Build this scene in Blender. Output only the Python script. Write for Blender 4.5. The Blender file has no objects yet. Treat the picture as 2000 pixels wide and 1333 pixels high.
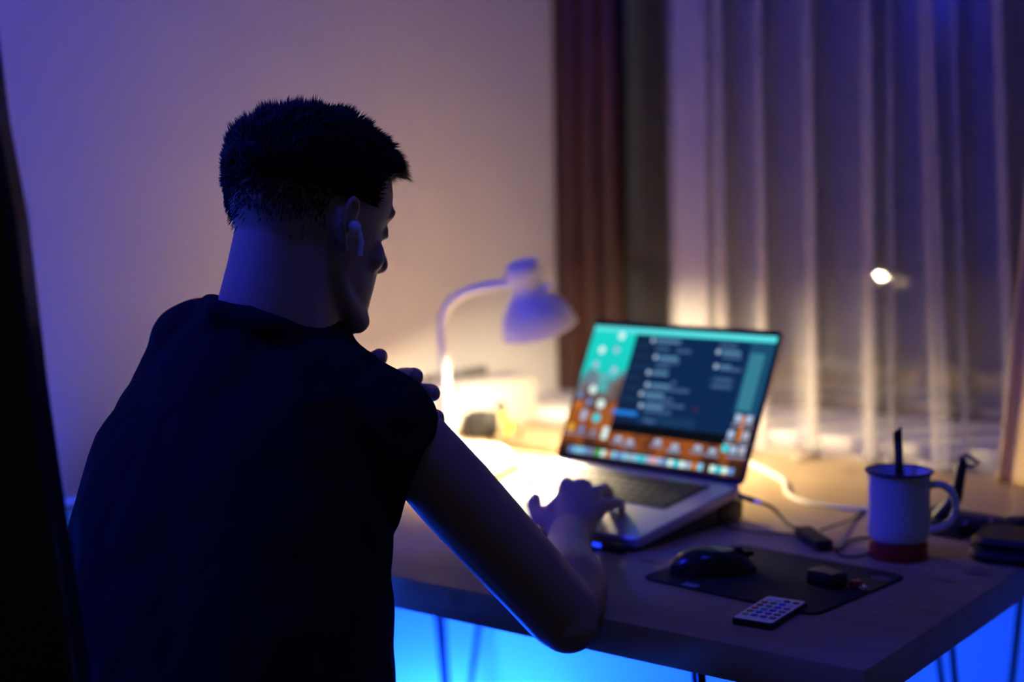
import bpy, bmesh, math, random
from mathutils import Vector, Matrix, noise
random.seed(7)
sc = bpy.context.scene
COL = sc.collection

# ------------------------------------------------------------------ camera
PITCH, ROLL = math.atan(280.0/2778.0), 0.0173
cam = bpy.data.objects.new('camera', bpy.data.cameras.new('camera')); COL.objects.link(cam)
fw = Vector((0, math.cos(PITCH), -math.sin(PITCH))); dn = Vector((0, -math.sin(PITCH), -math.cos(PITCH))); rt = Vector((1, 0, 0))
r2 = (rt + ROLL*dn).normalized(); d2 = (dn - ROLL*rt).normalized()
M = Matrix((r2, -d2, -fw)).transposed().to_4x4(); M.translation = (0, 0, 1.21)
cam.matrix_world = M
cam.data.sensor_width = 36.0; cam.data.lens = 50.0; cam.data.clip_start = .02
cam.data.dof.use_dof = True; cam.data.dof.focus_distance = 1.46; cam.data.dof.aperture_fstop = 2.1
sc.camera = cam
# ------------------------------------------------------------------ world, exposure
w = bpy.data.worlds.new('night'); sc.world = w; w.use_nodes = True
w.node_tree.nodes['Background'].inputs[0].default_value = (.80, .85, .78, 1)
w.node_tree.nodes['Background'].inputs[1].default_value = .016
sc.view_settings.view_transform = 'Standard'; sc.view_settings.look = 'None'
sc.cycles.transparent_max_bounces = 24
sc.view_settings.exposure = 0.0; sc.view_settings.gamma = 1.0; sc.view_settings.use_curve_mapping = False
# strengths of the lamps; globe and arc lamps are added, unseen (each lamp's light is made in its own builder)
BULB, STRIP, GLOBE, ARC, SCREEN = 2350.0, 950.0, 112.0, 64.0, 1.1
WARM = (1.0, .78, .46); BLUE = (.005, .060, 1.0); BLUE2 = (.020, .034, 1.0)

# ------------------------------------------------------------------ desk frame: u along the front edge, v towards the window
TH = math.atan2(-.613, .79)
UU = Vector((math.cos(TH), math.sin(TH), 0)); VV = Vector((-math.sin(TH), math.cos(TH), 0)); C0 = Vector((.343, 1.362, 0))
def W(u, v, z): return C0 + UU*u + VV*v + Vector((0, 0, z))
DESK = .74

# ------------------------------------------------------------------ materials
MATS = {}
def mat(name, col, rough=.5, metal=0, emit=None, es=0, bump=0, bscale=200, spec=.5, var=0, vscale=8, alpha=None):
    if name in MATS: return MATS[name]
    m = bpy.data.materials.new(name); m.use_nodes = True; nt = m.node_tree; b = nt.nodes['Principled BSDF']
    b.inputs['Base Color'].default_value = (*col, 1); b.inputs['Roughness'].default_value = rough; b.inputs['Metallic'].default_value = metal
    b.inputs['Specular IOR Level'].default_value = spec
    if emit: b.inputs['Emission Color'].default_value = (*emit, 1); b.inputs['Emission Strength'].default_value = es
    tc = nt.nodes.new('ShaderNodeTexCoord')
    if var:
        n = nt.nodes.new('ShaderNodeTexNoise'); n.inputs['Scale'].default_value = vscale; n.inputs['Detail'].default_value = 4
        nt.links.new(tc.outputs['Object'], n.inputs['Vector'])
        mx = nt.nodes.new('ShaderNodeMix'); mx.data_type = 'RGBA'
        mx.inputs[6].default_value = (*[c*(1-var) for c in col], 1); mx.inputs[7].default_value = (*[min(1, c*(1+var)) for c in col], 1)
        nt.links.new(n.outputs['Fac'], mx.inputs[0]); nt.links.new(mx.outputs[2], b.inputs['Base Color'])
    if bump:
        n = nt.nodes.new('ShaderNodeTexNoise'); n.inputs['Scale'].default_value = bscale; n.inputs['Detail'].default_value = 3
        nt.links.new(tc.outputs['Object'], n.inputs['Vector'])
        bp = nt.nodes.new('ShaderNodeBump'); bp.inputs['Strength'].default_value = bump; bp.inputs['Distance'].default_value = .002
        nt.links.new(n.outputs['Fac'], bp.inputs['Height']); nt.links.new(bp.outputs['Normal'], b.inputs['Normal'])
    MATS[name] = m; return m
def emis(name, col, s):
    if name in MATS: return MATS[name]
    m = bpy.data.materials.new(name); m.use_nodes = True; nt = m.node_tree; nt.nodes.clear()
    e = nt.nodes.new('ShaderNodeEmission'); o = nt.nodes.new('ShaderNodeOutputMaterial')
    e.inputs[0].default_value = (*col, 1); e.inputs[1].default_value = s; nt.links.new(e.outputs[0], o.inputs[0])
    MATS[name] = m; return m
def wood(name, c1, c2, rough, scale=(2.2, 30, 30), knots=True):
    m = bpy.data.materials.new(name); m.use_nodes = True; nt = m.node_tree; b = nt.nodes['Principled BSDF']; L = nt.links.new
    tc = nt.nodes.new('ShaderNodeTexCoord'); mp = nt.nodes.new('ShaderNodeMapping'); mp.inputs['Scale'].default_value = scale
    L(tc.outputs['Object'], mp.inputs[0])
    n = nt.nodes.new('ShaderNodeTexNoise'); n.inputs['Scale'].default_value = 1.0; n.inputs['Detail'].default_value = 6; n.inputs['Distortion'].default_value = .6
    L(mp.outputs[0], n.inputs['Vector'])
    cr = nt.nodes.new('ShaderNodeValToRGB'); cr.color_ramp.elements[0].position = .3; cr.color_ramp.elements[1].position = .72
    cr.color_ramp.elements[0].color = (*c2, 1); cr.color_ramp.elements[1].color = (*c1, 1); L(n.outputs['Fac'], cr.inputs[0])
    out = cr.outputs[0]
    if knots:
        mp2 = nt.nodes.new('ShaderNodeMapping'); mp2.inputs['Scale'].default_value = (5, 11, 5); L(tc.outputs['Object'], mp2.inputs[0])
        vo = nt.nodes.new('ShaderNodeTexVoronoi'); vo.inputs['Scale'].default_value = 1.0; L(mp2.outputs[0], vo.inputs['Vector'])
        k = nt.nodes.new('ShaderNodeValToRGB'); k.color_ramp.elements[0].position = .05; k.color_ramp.elements[1].position = .13
        k.color_ramp.elements[0].color = (.42, .36, .32, 1); k.color_ramp.elements[1].color = (1, 1, 1, 1); L(vo.outputs['Distance'], k.inputs[0])
        mx = nt.nodes.new('ShaderNodeMix'); mx.data_type = 'RGBA'; mx.blend_type = 'MULTIPLY'; mx.inputs[0].default_value = 1
        L(out, mx.inputs[6]); L(k.outputs[0], mx.inputs[7]); out = mx.outputs[2]
    L(out, b.inputs['Base Color']); b.inputs['Roughness'].default_value = rough
    bp = nt.nodes.new('ShaderNodeBump'); bp.inputs['Strength'].default_value = .08; L(n.outputs['Fac'], bp.inputs['Height']); L(bp.outputs[0], b.inputs['Normal'])
    return m
BLACKP = mat('black_plastic', (.012, .012, .013), .38)
BLACKM = mat('black_matte', (.012, .012, .012), .8, bump=.2, bscale=600)
BLACKS = mat('black_steel', (.015, .015, .016), .45, .6)
WHITEP = mat('white_plastic', (.80, .80, .80), .35)
ALU = mat('space_grey_aluminium', (.62, .62, .63), .42, .55)
PINE = wood('pine_top', (.54, .39, .21), (.44, .295, .15), .42)
BROWNW = wood('dark_red_wood', (.060, .017, .009), (.022, .007, .005), .5, (14, 14, 1.2), False)
WALLM = mat('white_plaster', (.74, .72, .70), .85, bump=.15, bscale=260)
SKIN = mat('skin', (.46, .29, .21), .5, var=.10, vscale=30, bump=.08, bscale=500)
SHIRT = mat('black_cotton', (.013, .014, .013), .95, bump=.35, bscale=900, spec=.1)
HAIRM = mat('dark_brown_hair', (.014, .012, .011), .6, spec=.2)
TROUS = mat('dark_denim', (.03, .035, .06), .85, bump=.2, bscale=700)

# ------------------------------------------------------------------ mesh helpers
def tag(o, label=None, cat=None, group=None, kind=None):
    if label: o['label'] = label
    if cat: o['category'] = cat
    if group: o['group'] = group
    if kind: o['kind'] = kind
    return o
def empty(name, loc=(0, 0, 0), rz=0.0, rot=None, label=None, cat=None, group=None, kind=None, parent=None):
    o = bpy.data.objects.new(name, None); COL.objects.link(o); o.location = loc
    o.rotation_euler = rot if rot else (0, 0, rz); o.empty_display_size = .05; o.parent = parent
    return tag(o, label, cat, group, kind)
def ob(name, vf, m, parent=None, smooth=True, loc=(0, 0, 0), rot=(0, 0, 0), angle=None):
    me = bpy.data.meshes.new(name); me.from_pydata([tuple(v) for v in vf[0]], [], vf[1]); me.validate(); me.update()
    if m: me.materials.append(m)
    bm = bmesh.new(); bm.from_mesh(me); bmesh.ops.recalc_face_normals(bm, faces=bm.faces); bm.to_mesh(me); bm.free()
    if smooth:
        me.shade_smooth()
        if angle is None: angle = 40
        try: me.set_sharp_from_angle(angle=math.radians(angle))
        except Exception: pass
    o = bpy.data.objects.new(name, me); COL.objects.link(o); o.parent = parent; o.location = loc; o.rotation_euler = rot
    return o
def join(*parts):
    V, Fc = [], []
    for v, f in parts:
        k = len(V); V += [tuple(p) for p in v]; Fc += [tuple(i+k for i in q) for q in f]
    return V, Fc
def box(c, s, bev=0.0, seg=2):
    x, y, z = c; a, b, d = s[0]/2, s[1]/2, s[2]/2
    bm = bmesh.new(); bmesh.ops.create_cube(bm, size=1)
    for v in bm.verts: v.co = (v.co.x*s[0], v.co.y*s[1], v.co.z*s[2])
    if bev: bmesh.ops.bevel(bm, geom=list(bm.edges), offset=min(bev, a*.95, b*.95, d*.95), segments=seg, affect='EDGES', profile=.5)
    bm.verts.index_update()
    r = ([(v.co.x+x, v.co.y+y, v.co.z+z) for v in bm.verts], [tuple(v.index for v in f.verts) for f in bm.faces]); bm.free()
    return r
def rrect(w_, h_, r, n=6):
    P = []
    for cx, cy, a0 in ((w_/2-r, h_/2-r, 0), (-w_/2+r, h_/2-r, 90), (-w_/2+r, -h_/2+r, 180), (w_/2-r, -h_/2+r, 270)):
        for i in range(n+1):
            a = math.radians(a0+90*i/n); P.append((cx+r*math.cos(a), cy+r*math.sin(a)))
    return P
def slab(w_, d_, h_, r, c=(0, 0, 0), bev=.001, n=6):
    """flat body with rounded corners in plan, bottom at c.z"""
    V, Fc = [], []
    rows = ((bev, 0), (0, bev), (0, h_-bev), (bev, h_))
    N = None
    for ins, z in rows:
        P = rrect(w_-2*ins, d_-2*ins, max(r-ins, .0004), n); N = len(P)
        V += [(p[0]+c[0], p[1]+c[1], z+c[2]) for p in P]
    for k in range(3):
        for i in range(N): Fc.append((k*N+i, k*N+(i+1) % N, (k+1)*N+(i+1) % N, (k+1)*N+i))
    Fc.append(tuple(range(N-1, -1, -1))); Fc.append(tuple(3*N+i for i in range(N)))
    return V, Fc
def lathe(prof, n=40, close=False):
    V, Fc = [], []
    for r, z in prof:
        for i in range(n):
            a = 2*math.pi*i/n; V.append((r*math.cos(a), r*math.sin(a), z))
    k = len(prof)
    for j in range(k-1 if not close else k):
        j2 = (j+1) % k
        for i in range(n): Fc.append((j*n+i, j*n+(i+1) % n, j2*n+(i+1) % n, j2*n+i))
    if not close:
        Fc.append(tuple(range(n-1, -1, -1))); Fc.append(tuple((k-1)*n+i for i in range(n)))
    return V, Fc
def spline(P, sub=6):
    P = [Vector(p) for p in P]; out = []
    for i in range(len(P)-1):
        p0, p1, p2, p3 = P[max(i-1, 0)], P[i], P[i+1], P[min(i+2, len(P)-1)]
        for k in range(sub):
            t = k/sub
            out.append(.5*((2*p1)+(p2-p0)*t+(2*p0-5*p1+4*p2-p3)*t*t+(3*p1-p0-3*p2+p3)*t**3))
    out.append(P[-1]); return out
def tube(P, r, n=10, caps=True):
    P = [Vector(p) for p in P]; R = r if isinstance(r, (list, tuple)) else [r]*len(P)
    V, Fc = [], []; t0 = (P[1]-P[0]).normalized()
    nx = t0.orthogonal().normalized()
    for i, p in enumerate(P):
        t = (P[min(i+1, len(P)-1)]-P[max(i-1, 0)]).normalized()
        nx = (nx - t*nx.dot(t)).normalized(); ny = t.cross(nx)
        for k in range(n):
            a = 2*math.pi*k/n; V.append(p+(nx*math.cos(a)+ny*math.sin(a))*R[i])
    for i in range(len(P)-1):
        for k in range(n): Fc.append((i*n+k, i*n+(k+1) % n, (i+1)*n+(k+1) % n, (i+1)*n+k))
    if caps: Fc.append(tuple(range(n-1, -1, -1))); Fc.append(tuple((len(P)-1)*n+k for k in range(n)))
    return V, Fc
def capsule(a, b, ra, rb, n=14, m=5):
    a, b = Vector(a), Vector(b); t = (b-a); L = t.length; t = t.normalized() if L > 1e-6 else Vector((0, 0, 1))
    P, R = [], []
    for i in range(m+1):
        q = math.pi/2*i/m; P.append(a-t*ra*math.cos(q)); R.append(max(ra*math.sin(q), ra*.02))
    for i in range(m+1):
        q = math.pi/2*i/m; P.append(b+t*rb*math.sin(q)); R.append(max(rb*math.cos(q), rb*.02))
    nx = t.orthogonal().normalized(); ny = t.cross(nx); V, Fc = [], []
    for p, r in zip(P, R):
        for k in range(n):
            an = 2*math.pi*k/n; V.append(p+(nx*math.cos(an)+ny*math.sin(an))*r)
    for i in range(len(P)-1):
        for k in range(n): Fc.append((i*n+k, i*n+(k+1) % n, (i+1)*n+(k+1) % n, (i+1)*n+k))
    Fc.append(tuple(range(n-1, -1, -1))); Fc.append(tuple((len(P)-1)*n+k for k in range(n)))
    return V, Fc
def chain(P, R, n=14):
    return join(*[capsule(P[i], P[i+1], R[i], R[i+1], n) for i in range(len(P)-1)])
def ellipsoid(c, s, rot=None, n=20, m=12):
    V, Fc = [], []; c = Vector(c); Rm = rot if rot else Matrix.Identity(3)
    for j in range(m+1):
        q = math.pi*min(max(j/m, .02), .98)
        for i in range(n):
            a = 2*math.pi*i/n; V.append(c+Rm @ Vector((s[0]*math.sin(q)*math.cos(a), s[1]*math.sin(q)*math.sin(a), s[2]*math.cos(q))))
    for j in range(m):
        for i in range(n): Fc.append((j*n+i, j*n+(i+1) % n, (j+1)*n+(i+1) % n, (j+1)*n+i))
    Fc.append(tuple(range(n-1, -1, -1))); Fc.append(tuple(m*n+i for i in range(n)))
    return V, Fc
def loft(rings):
    n = len(rings[0]); V = [p for r in rings for p in r]; Fc = []
    for j in range(len(rings)-1):
        for i in range(n): Fc.append((j*n+i, j*n+(i+1) % n, (j+1)*n+(i+1) % n, (j+1)*n+i))
    Fc.append(tuple(range(n-1, -1, -1))); Fc.append(tuple((len(rings)-1)*n+i for i in range(n)))
    return V, Fc
def xf(vf, mtx): return [mtx @ Vector(v) for v in vf[0]], vf[1]
def fused(name, vf, m, voxel, smooth_it=4, parent=None, disp=None):
    """union of overlapping closed pieces into one continuous skin"""
    o = ob('tmp', vf, None, None, False)
    r = o.modifiers.new('r', 'REMESH'); r.mode = 'VOXEL'; r.voxel_size = voxel
    s = o.modifiers.new('s', 'SMOOTH'); s.factor = .5; s.iterations = smooth_it
    dg = bpy.context.evaluated_depsgraph_get(); me = bpy.data.meshes.new_from_object(o.evaluated_get(dg))
    old = o.data; bpy.data.objects.remove(o); bpy.data.meshes.remove(old)
    me.name = name; me.materials.clear(); me.materials.append(m)
    if disp:
        nr = [v.normal.copy() for v in me.vertices]
        for v, q in zip(me.vertices, nr): v.co += q*disp(v.co)
    me.shade_smooth(); me.update()
    o = bpy.data.objects.new(name, me); COL.objects.link(o); o.parent = parent
    return o

# ================================================================== ROOM
VW = 1.36; GL = 1.435; UL = -1.361   # window wall face, glass plane, left wall face
WU0, WU1, WZ0, WZ1 = -1.226, .75, .765, 2.35
def duv(vf): return [W(*v) for v in vf[0]], vf[1]
def ubox(u0, u1, v0, v1, z0, z1, bev=0): return box(((u0+u1)/2, (v0+v1)/2, (z0+z1)/2), (u1-u0, v1-v0, z1-z0), bev)
def uob(name, vf, m, parent=None, **k):   # geometry given in (u,v,z)
    o = ob(name, vf, m, parent, **k)
    if parent is None: o.location = C0; o.rotation_euler = (0, 0, TH)
    return o
wall = uob('wall_window', join(ubox(WU1, 1.6, VW, 1.5, .74, 2.6), ubox(UL, 1.6, 1.115, 1.5, 0, .735), ubox(UL, WU1, VW, 1.5, WZ1, 2.6)), WALLM, smooth=False)
tag(wall, 'off-white wall below and above the window', kind='structure')
FLOORM = wood('floor_laminate', (.22, .15, .10), (.15, .10, .07), .45, (1.5, 16, 1), False)
fl = uob('floor', ubox(UL, 1.6, -3.2, 1.115, -.06, 0), FLOORM, smooth=False); tag(fl, 'dark wooden floor under the desk', kind='structure')
wl = uob('wall_left', ubox(UL-.12, UL, -3.2, 1.5, 0, 2.6), WALLM, smooth=False); tag(wl, 'off-white plastered wall beside the desk, lit warm and blue', kind='structure')
# window: wooden lining, sash, glass
win = empty('window_1', C0, TH, label='night window with a dark red-brown wooden frame behind sheer curtain', kind='structure')
uob('post_board', ubox(UL, UL+.058, VW, GL+.03, WZ0, WZ1, .006), BROWNW, win)
uob('post_board', ubox(UL+.050, UL+.102, VW+.014, GL+.03, WZ0, WZ1, .006), BROWNW, win)
uob('sash_stile', ubox(UL+.098, WU0+.006, VW+.030, GL+.02, WZ0, WZ1, .006), BROWNW, win)
uob('sash_stile', ubox(WU1-.06, WU1, GL-.05, GL+.02, WZ0, WZ1, .004), BROWNW, win)
uob('sash_rail', ubox(WU0, WU1-.06, GL-.03, GL+.02, WZ0, WZ0+.03, .004), BROWNW, win)
uob('sash_rail', ubox(WU0, WU1-.06, GL-.03, GL+.02, WZ1-.05, WZ1, .004), BROWNW, win)
sillm = mat('white_sill', (.68, .66, .63), .5)
uob('window_sill', ubox(UL, WU1, 1.108, GL-.03, WZ0-.026, WZ0, .004), sillm, win)
gm = bpy.data.materials.new('window_glass'); gm.use_nodes = True; nt = gm.node_tree; nt.nodes.clear()
o_ = nt.nodes.new('ShaderNodeOutputMaterial'); mx = nt.nodes.new('ShaderNodeMixShader'); tr = nt.nodes.new('ShaderNodeBsdfTransparent'); gs = nt.nodes.new('ShaderNodeBsdfGlossy')
gs.inputs['Roughness'].default_value = .01; fr = nt.nodes.new('ShaderNodeFresnel'); fr.inputs[0].default_value = 1.5
nt.links.new(fr.outputs[0], mx.inputs[0]); nt.links.new(tr.outputs[0], mx.inputs[1]); nt.links.new(gs.outputs[0], mx.inputs[2]); nt.links.new(mx.outputs[0], o_.inputs[0])
uob('glass_pane', ubox(WU0+.004, WU1-.06, GL-.012, GL-.008, WZ0+.03, WZ1-.05), gm, win, smooth=False)
# dark night outside: facade far behind the glass
of = uob('dark_facade', join(ubox(-6, 9, 9, 9.3, -3, 9), ubox(-6, 9, 8.8, 9, .55, .75)), mat('night_facade', (.02, .02, .022), .9), smooth=False); tag(of, 'dark building front across the street seen through the window', 'building')

# ------------------------------------------------------------------ desk with hairpin legs
desk = empty('desk', C0, TH, label='pine desk with a thick wooden top on black hairpin legs', cat='desk')
DL = 1.355
uob('tabletop', ubox(-DL, 0, 0, 1.105, DESK-.042, DESK, .004), PINE, desk)
def hairpin(u, v, su, sv):
    rods = []
    p = uob('leg', ubox(u-.095, u+.095, v-.085, v+.065, DESK-.048, DESK-.042, .001), BLACKS, desk)
    foot = Vector((u+su*.03, v+sv*.03, .008))
    for du, dv in ((-.085, .05), (.085, .05), (.0, -.075)):
        top = Vector((u+du, v+dv, DESK-.048)); d = (top-foot)
        rods = [tuple(top), tuple(foot+d*.3), tuple(foot+d*.02)]
        uob('rod', tube(rods, .0055, 8), BLACKS, p)
    uob('foot', tube([tuple(foot+Vector((-.006, 0, 0))), tuple(foot+Vector((.006, 0, 0)))], .009, 8), BLACKS, p)
for (u, v, su, sv) in ((-.22, .13, 1, -1), (-.20, .80, 1, 1), (-DL+.17, .13, -1, -1), (-DL+.165, .77, -1, 1)): hairpin(u, v, su, sv)
# blue LED strip stuck under the back edge
st = empty('led_strip', W(0, 0, 0), TH, label='blue LED strip on the floor along the left wall', cat='light strip')
uob('strip_tape', ubox(-1.275, -1.250, -.80, 1.06, .030, .036), mat('strip_tape', (.7, .7, .7), .6), st, smooth=False)
uob('strip_diodes', ubox(-1.269, -1.256, -.80, 1.06, .036, .042), emis('strip_light', BLUE, STRIP), st, smooth=False)
for v_ in (-.75, .13, 1.02): uob('clip', ubox(-1.278, -1.247, v_-.01, v_+.01, 0, .031, .002), BLACKP, st)

# ================================================================== CURTAINS
cm = bpy.data.materials.new('sheer_voile'); cm.use_nodes = True; nt = cm.node_tree; nt.nodes.clear(); L = nt.links.new
o_ = nt.nodes.new('ShaderNodeOutputMaterial'); mx = nt.nodes.new('ShaderNodeMixShader'); tr = nt.nodes.new('ShaderNodeBsdfTransparent')
m2 = nt.nodes.new('ShaderNodeMixShader'); df = nt.nodes.new('ShaderNodeBsdfDiffuse'); tl = nt.nodes.new('ShaderNodeBsdfTranslucent')
df.inputs[0].default_value = (.78, .76, .74, 1); tl.inputs[0].default_value = (.70, .67, .64, 1); m2.inputs[0].default_value = .35
mx.inputs[0].default_value = .29
L(df.outputs[0], m2.inputs[1]); L(tl.outputs[0], m2.inputs[2]); L(tr.outputs[0], mx.inputs[1]); L(m2.outputs[0], mx.inputs[2]); L(mx.outputs[0], o_.inputs[0])
# folds: (u at the foot, u at z=1.6, half width, depth, pleat layers)
FOLDS = [(-.742, -.756, .018, .040, 3), (-.660, -.671, .011, .040, 2), (-.555, -.576, .014, .045, 3),
         (-.445, -.467, .016, .045, 3), (-.412, -.429, .007, .03, 1), (-.318, -.361, .022, .050, 3), (-.282, -.319, .007, .03, 1), (-.202, -.245, .014, .045, 2), (-.10, -.14, .018, .05, 2), (.03, .0, .018, .05, 2), (.15, .12, .018, .05, 2)]
def curtain_row(t, seed=0):          # t: 0 foot .. 1 at z=1.6, beyond goes on
    P = [(-.868-.006*t, -.01), (-.84-.008*t, -.016), (-.80-.01*t, -.012), (-.785-.01*t, -.004), (-.82-.01*t, .004), (-.858-.008*t, .008), (-.862-.008*t, .014), (-.83-.01*t, .018), (-.79-.012*t, .012)]
    for i, (ub, ut, hw, dp, ly) in enumerate(FOLDS):
        uc = ub+(ut-ub)*t; h = hw*(1.05-.25*t); d = dp*(1.1-.25*t)
        P.append((uc-h*1.25, .006))
        ly += 1
        for k in range(ly):
            a = -1+2*k/ly; b = -1+2*(k+1)/ly
            P += [(uc+h*(a*.9+.05), -d*(.5+.5*((k+1)/ly))), (uc+h*(b*.9+.10), -d*1.05), (uc+h*(b*.9-.28), -d*.25)]
        P.append((uc+h*1.25, .004))
    P += [(.25, .0), (.34, -.01)]
    return P
rows = []; zs = [0.7425, .748, .765, .80, .86, .95, 1.06, 1.2, 1.35, 1.5, 1.7, 1.95, 2.2, 2.36]
foot_rows = [(-.085, .7415), (-.062, .752), (-.035, .746)]
CV = 1.070
def row_pts(t): return spline([(p[0], p[1], 0) for p in curtain_row(t)], 4)
for off, z in foot_rows:             # cloth puddled on the desk top
    pts = []
    for p in row_pts(0):
        nn = noise.noise(Vector((p.x*9, off*30, 1.3))); n2 = noise.noise(Vector((p.x*24, off*40, 4.1)))
        pts.append((p.x+.012*n2, CV+p.y*.8+off*(.75+.7*nn), z+.004*abs(n2)+.001))
    rows.append(pts)
for z in zs:
    t = (z-DESK)/.86; sway = .010*math.sin(z*3.1)
    rows.append([(p.x+.004*noise.noise(Vector((p.x*7, z*2, 0))), CV+p.y+.006*noise.noise(Vector((p.x*5, z*2.5, 9))), z) for p in row_pts(t)])
n_ = len(rows[0]); CVt = [p for r in rows for p in r]
CF = [(j*n_+i, j*n_+i+1, (j+1)*n_+i+1, (j+1)*n_+i) for j in range(len(rows)-1) for i in range(n_-1)]
cu = uob('sheer_curtain', (CVt, CF), cm, angle=180); tag(cu, 'sheer white curtain with vertical folds hanging in front of the window', 'curtain')
# mustard drape at the right edge
dm = mat('mustard_cloth', (.66, .47, .20), .9, bump=.3, bscale=500)
rows = []
for z in (.742, .76, .9, 1.1, 1.35, 1.6, 2.0, 2.36):
    k = (z-DESK)/1.62; r_ = []
    for i in range(61):
        s = i/60; u = -.206+s*.44+.085*k**.7*(1-s); r_.append((u, .965+.022*math.sin(s*26+.6)-.012*math.cos(s*11)+.05*k, z))
    rows.append(r_)
n_ = 61; V_ = [p for r in rows for p in r]
d_ = uob('mustard_drape', (V_, [(j*n_+i, j*n_+i+1, (j+1)*n_+i+1, (j+1)*n_+i) for j in range(len(rows)-1) for i in range(n_-1)]), dm, angle=180)
so = d_.modifiers.new('s', 'SOLIDIFY'); so.thickness = .004
tag(d_, 'heavy mustard-yellow drape at the right edge of the window', 'curtain')

# ================================================================== DESK LAMP
lamp = empty('desk_lamp', (-.1099, 2.53, DESK), 0, label='white gooseneck desk lamp with a bell-shaped shade, switched on', cat='lamp')
LB = Vector((-.1099, 2.53, DESK))
ob('base', lathe([(.003, 0), (.104, 0), (.106, .004), (.105, .012), (.098, .018), (.03, .022), (.016, .030), (.013, .040), (.003, .042)], 48), WHITEP, lamp)
PP = [(-.1099, 2.53, .765), (-.1165, 2.53, .80), (-.1195, 2.53, .8336), (-.1224, 2.53, .9263), (-.1241, 2.53, .9723), (-.1195, 2.525, 1.0048), (-.1031, 2.515, 1.0299), (-.0751, 2.50, 1.0468), (-.0386, 2.48, 1.0564), (.0062, 2.452, 1.0646)]
ob('gooseneck', tube([Vector(p)-LB for p in spline(PP, 6)], .0088, 14), WHITEP, lamp)
top = Vector((.018, 2.436, 1.100)); opn = Vector((.0475, 2.462, .985)); ax = (opn-top).normalized()
Rz = ax.to_track_quat('Z', 'Y').to_matrix().to_4x4(); Rz.translation = top-LB
prof = [(.002, 0), (.022, .0), (.0275, .004), (.0285, .022), (.026, .040), (.027, .052), (.036, .062), (.049, .078), (.060, .098), (.067, .122), (.0672, .125),
        (.0650, .125), (.058, .099), (.047, .080), (.034, .065), (.024, .055), (.002, .053)]
ob('lamp_shade', xf(lathe(prof, 48), Rz), WHITEP, lamp)
kn = ob('switch_knob', xf(lathe([(.001, 0), (.006, 0), (.007, .002), (.007, .010), (.005, .013), (.001, .013)], 16), Matrix.Translation(Vector((.058, 2.425, 1.052))-LB) @ Matrix.Rotation(.9, 4, 'Y')), WHITEP, lamp)
ob('bulb', xf(lathe([(.002, .055), (.012, .0555), (.013, .068), (.019, .079), (.0245, .092), (.023, .104), (.015, .113), (.002, .117)], 24), Rz), emis('bulb_light', WARM, BULB), lamp)
ob('neck_collar', xf(lathe([(.004, .012), (.0305, .012), (.031, .016), (.0305, .030), (.004, .030)], 32), Rz), WHITEP, lamp)

# ================================================================== LAPTOP on its stand
YL = -.7553; TILT = .130; LID = .4598; LW, LD, LH = .3595, .247, .236
hinge = Vector((.0666, 2.2594, .7925))                                   # rear left corner of the deck
lap = empty('laptop', hinge, rot=(TILT, 0, YL), label='open grey laptop with a lit screen on the desk in front of the man', cat='laptop')
lap.rotation_mode = 'XYZ'
# rot: tilt about local x (rear up), then yaw
base = ob('base', slab(LW, LD, .0145, .012, (LW/2, -LD/2, -.0145), .0022), ALU, lap)
ob('trackpad', slab(.150, .092, .0006, .006, (LW/2, -LD+.055, .0001), .0002), mat('trackpad', (.58, .58, .59), .35, .4), lap)
kb = ob('keyboard', slab(.282, .110, .0006, .004, (LW/2, -.078, .0001), .0002), mat('keyboard_well', (.010, .010, .011), .6), lap)
KM = mat('key_black', (.016, .016, .018), .42)
keymesh = {}
def key(x, y, wd, dp):
    k = (round(wd, 4), round(dp, 4))
    if k not in keymesh:
        o = ob('key', slab(wd, dp, .0016, .0016, (0, 0, 0), .0004, 2), KM, kb); keymesh[k] = o.data
    else:
        o = bpy.data.objects.new('key', keymesh[k]); COL.objects.link(o); o.parent = kb
    o.location = (x, y, .0007)
X0, X1 = LW/2-.137, LW/2+.137; P_ = (X1-X0)/14.5
for r_, (n, first, last) in enumerate(((14, 1, 1.5), (14, 1, 1.5), (14, 1.5, 1), (13, 1.75, 1.75), (12, 2.25, 2.25))):
    y = -.032-r_*.0188-(0 if r_ == 0 else -.001); x = X0
    for i in range(n):
        wd = (first if i == 0 else last if i == n-1 else 1)*P_
        key(x+wd/2, y, wd-.0026, .0158 if r_ else .0105); x += wd
x = X0
for wd in (1, 1, 1, 1.25, 5, 1.25, 1, 1, 1, 1):
    w_ = wd*P_*14.5/14.5; key(x+w_/2, -.126, w_-.0026, .0158); x += w_
# lid
lid = ob('lid', slab(LW, LH+.004, .0055, .010, (LW/2, LH/2, -.0055), .0012), mat('dark_aluminium', (.16, .16, .17), .45, .6), lap, rot=(math.pi/2-LID-TILT, 0, 0), loc=(0, -.001, .002))
ob('bezel', slab(LW-.002, LH+.002, .0006, .009, (LW/2, LH/2, .0), .0002), mat('bezel_black', (.006, .006, .007), .4, spec=.15), lid)
ob('hinge', tube([(.04, .002, -.003), (LW-.04, .002, -.003)], .0042, 12), mat('hinge_black', (.02, .02, .02), .5), lid)
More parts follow.
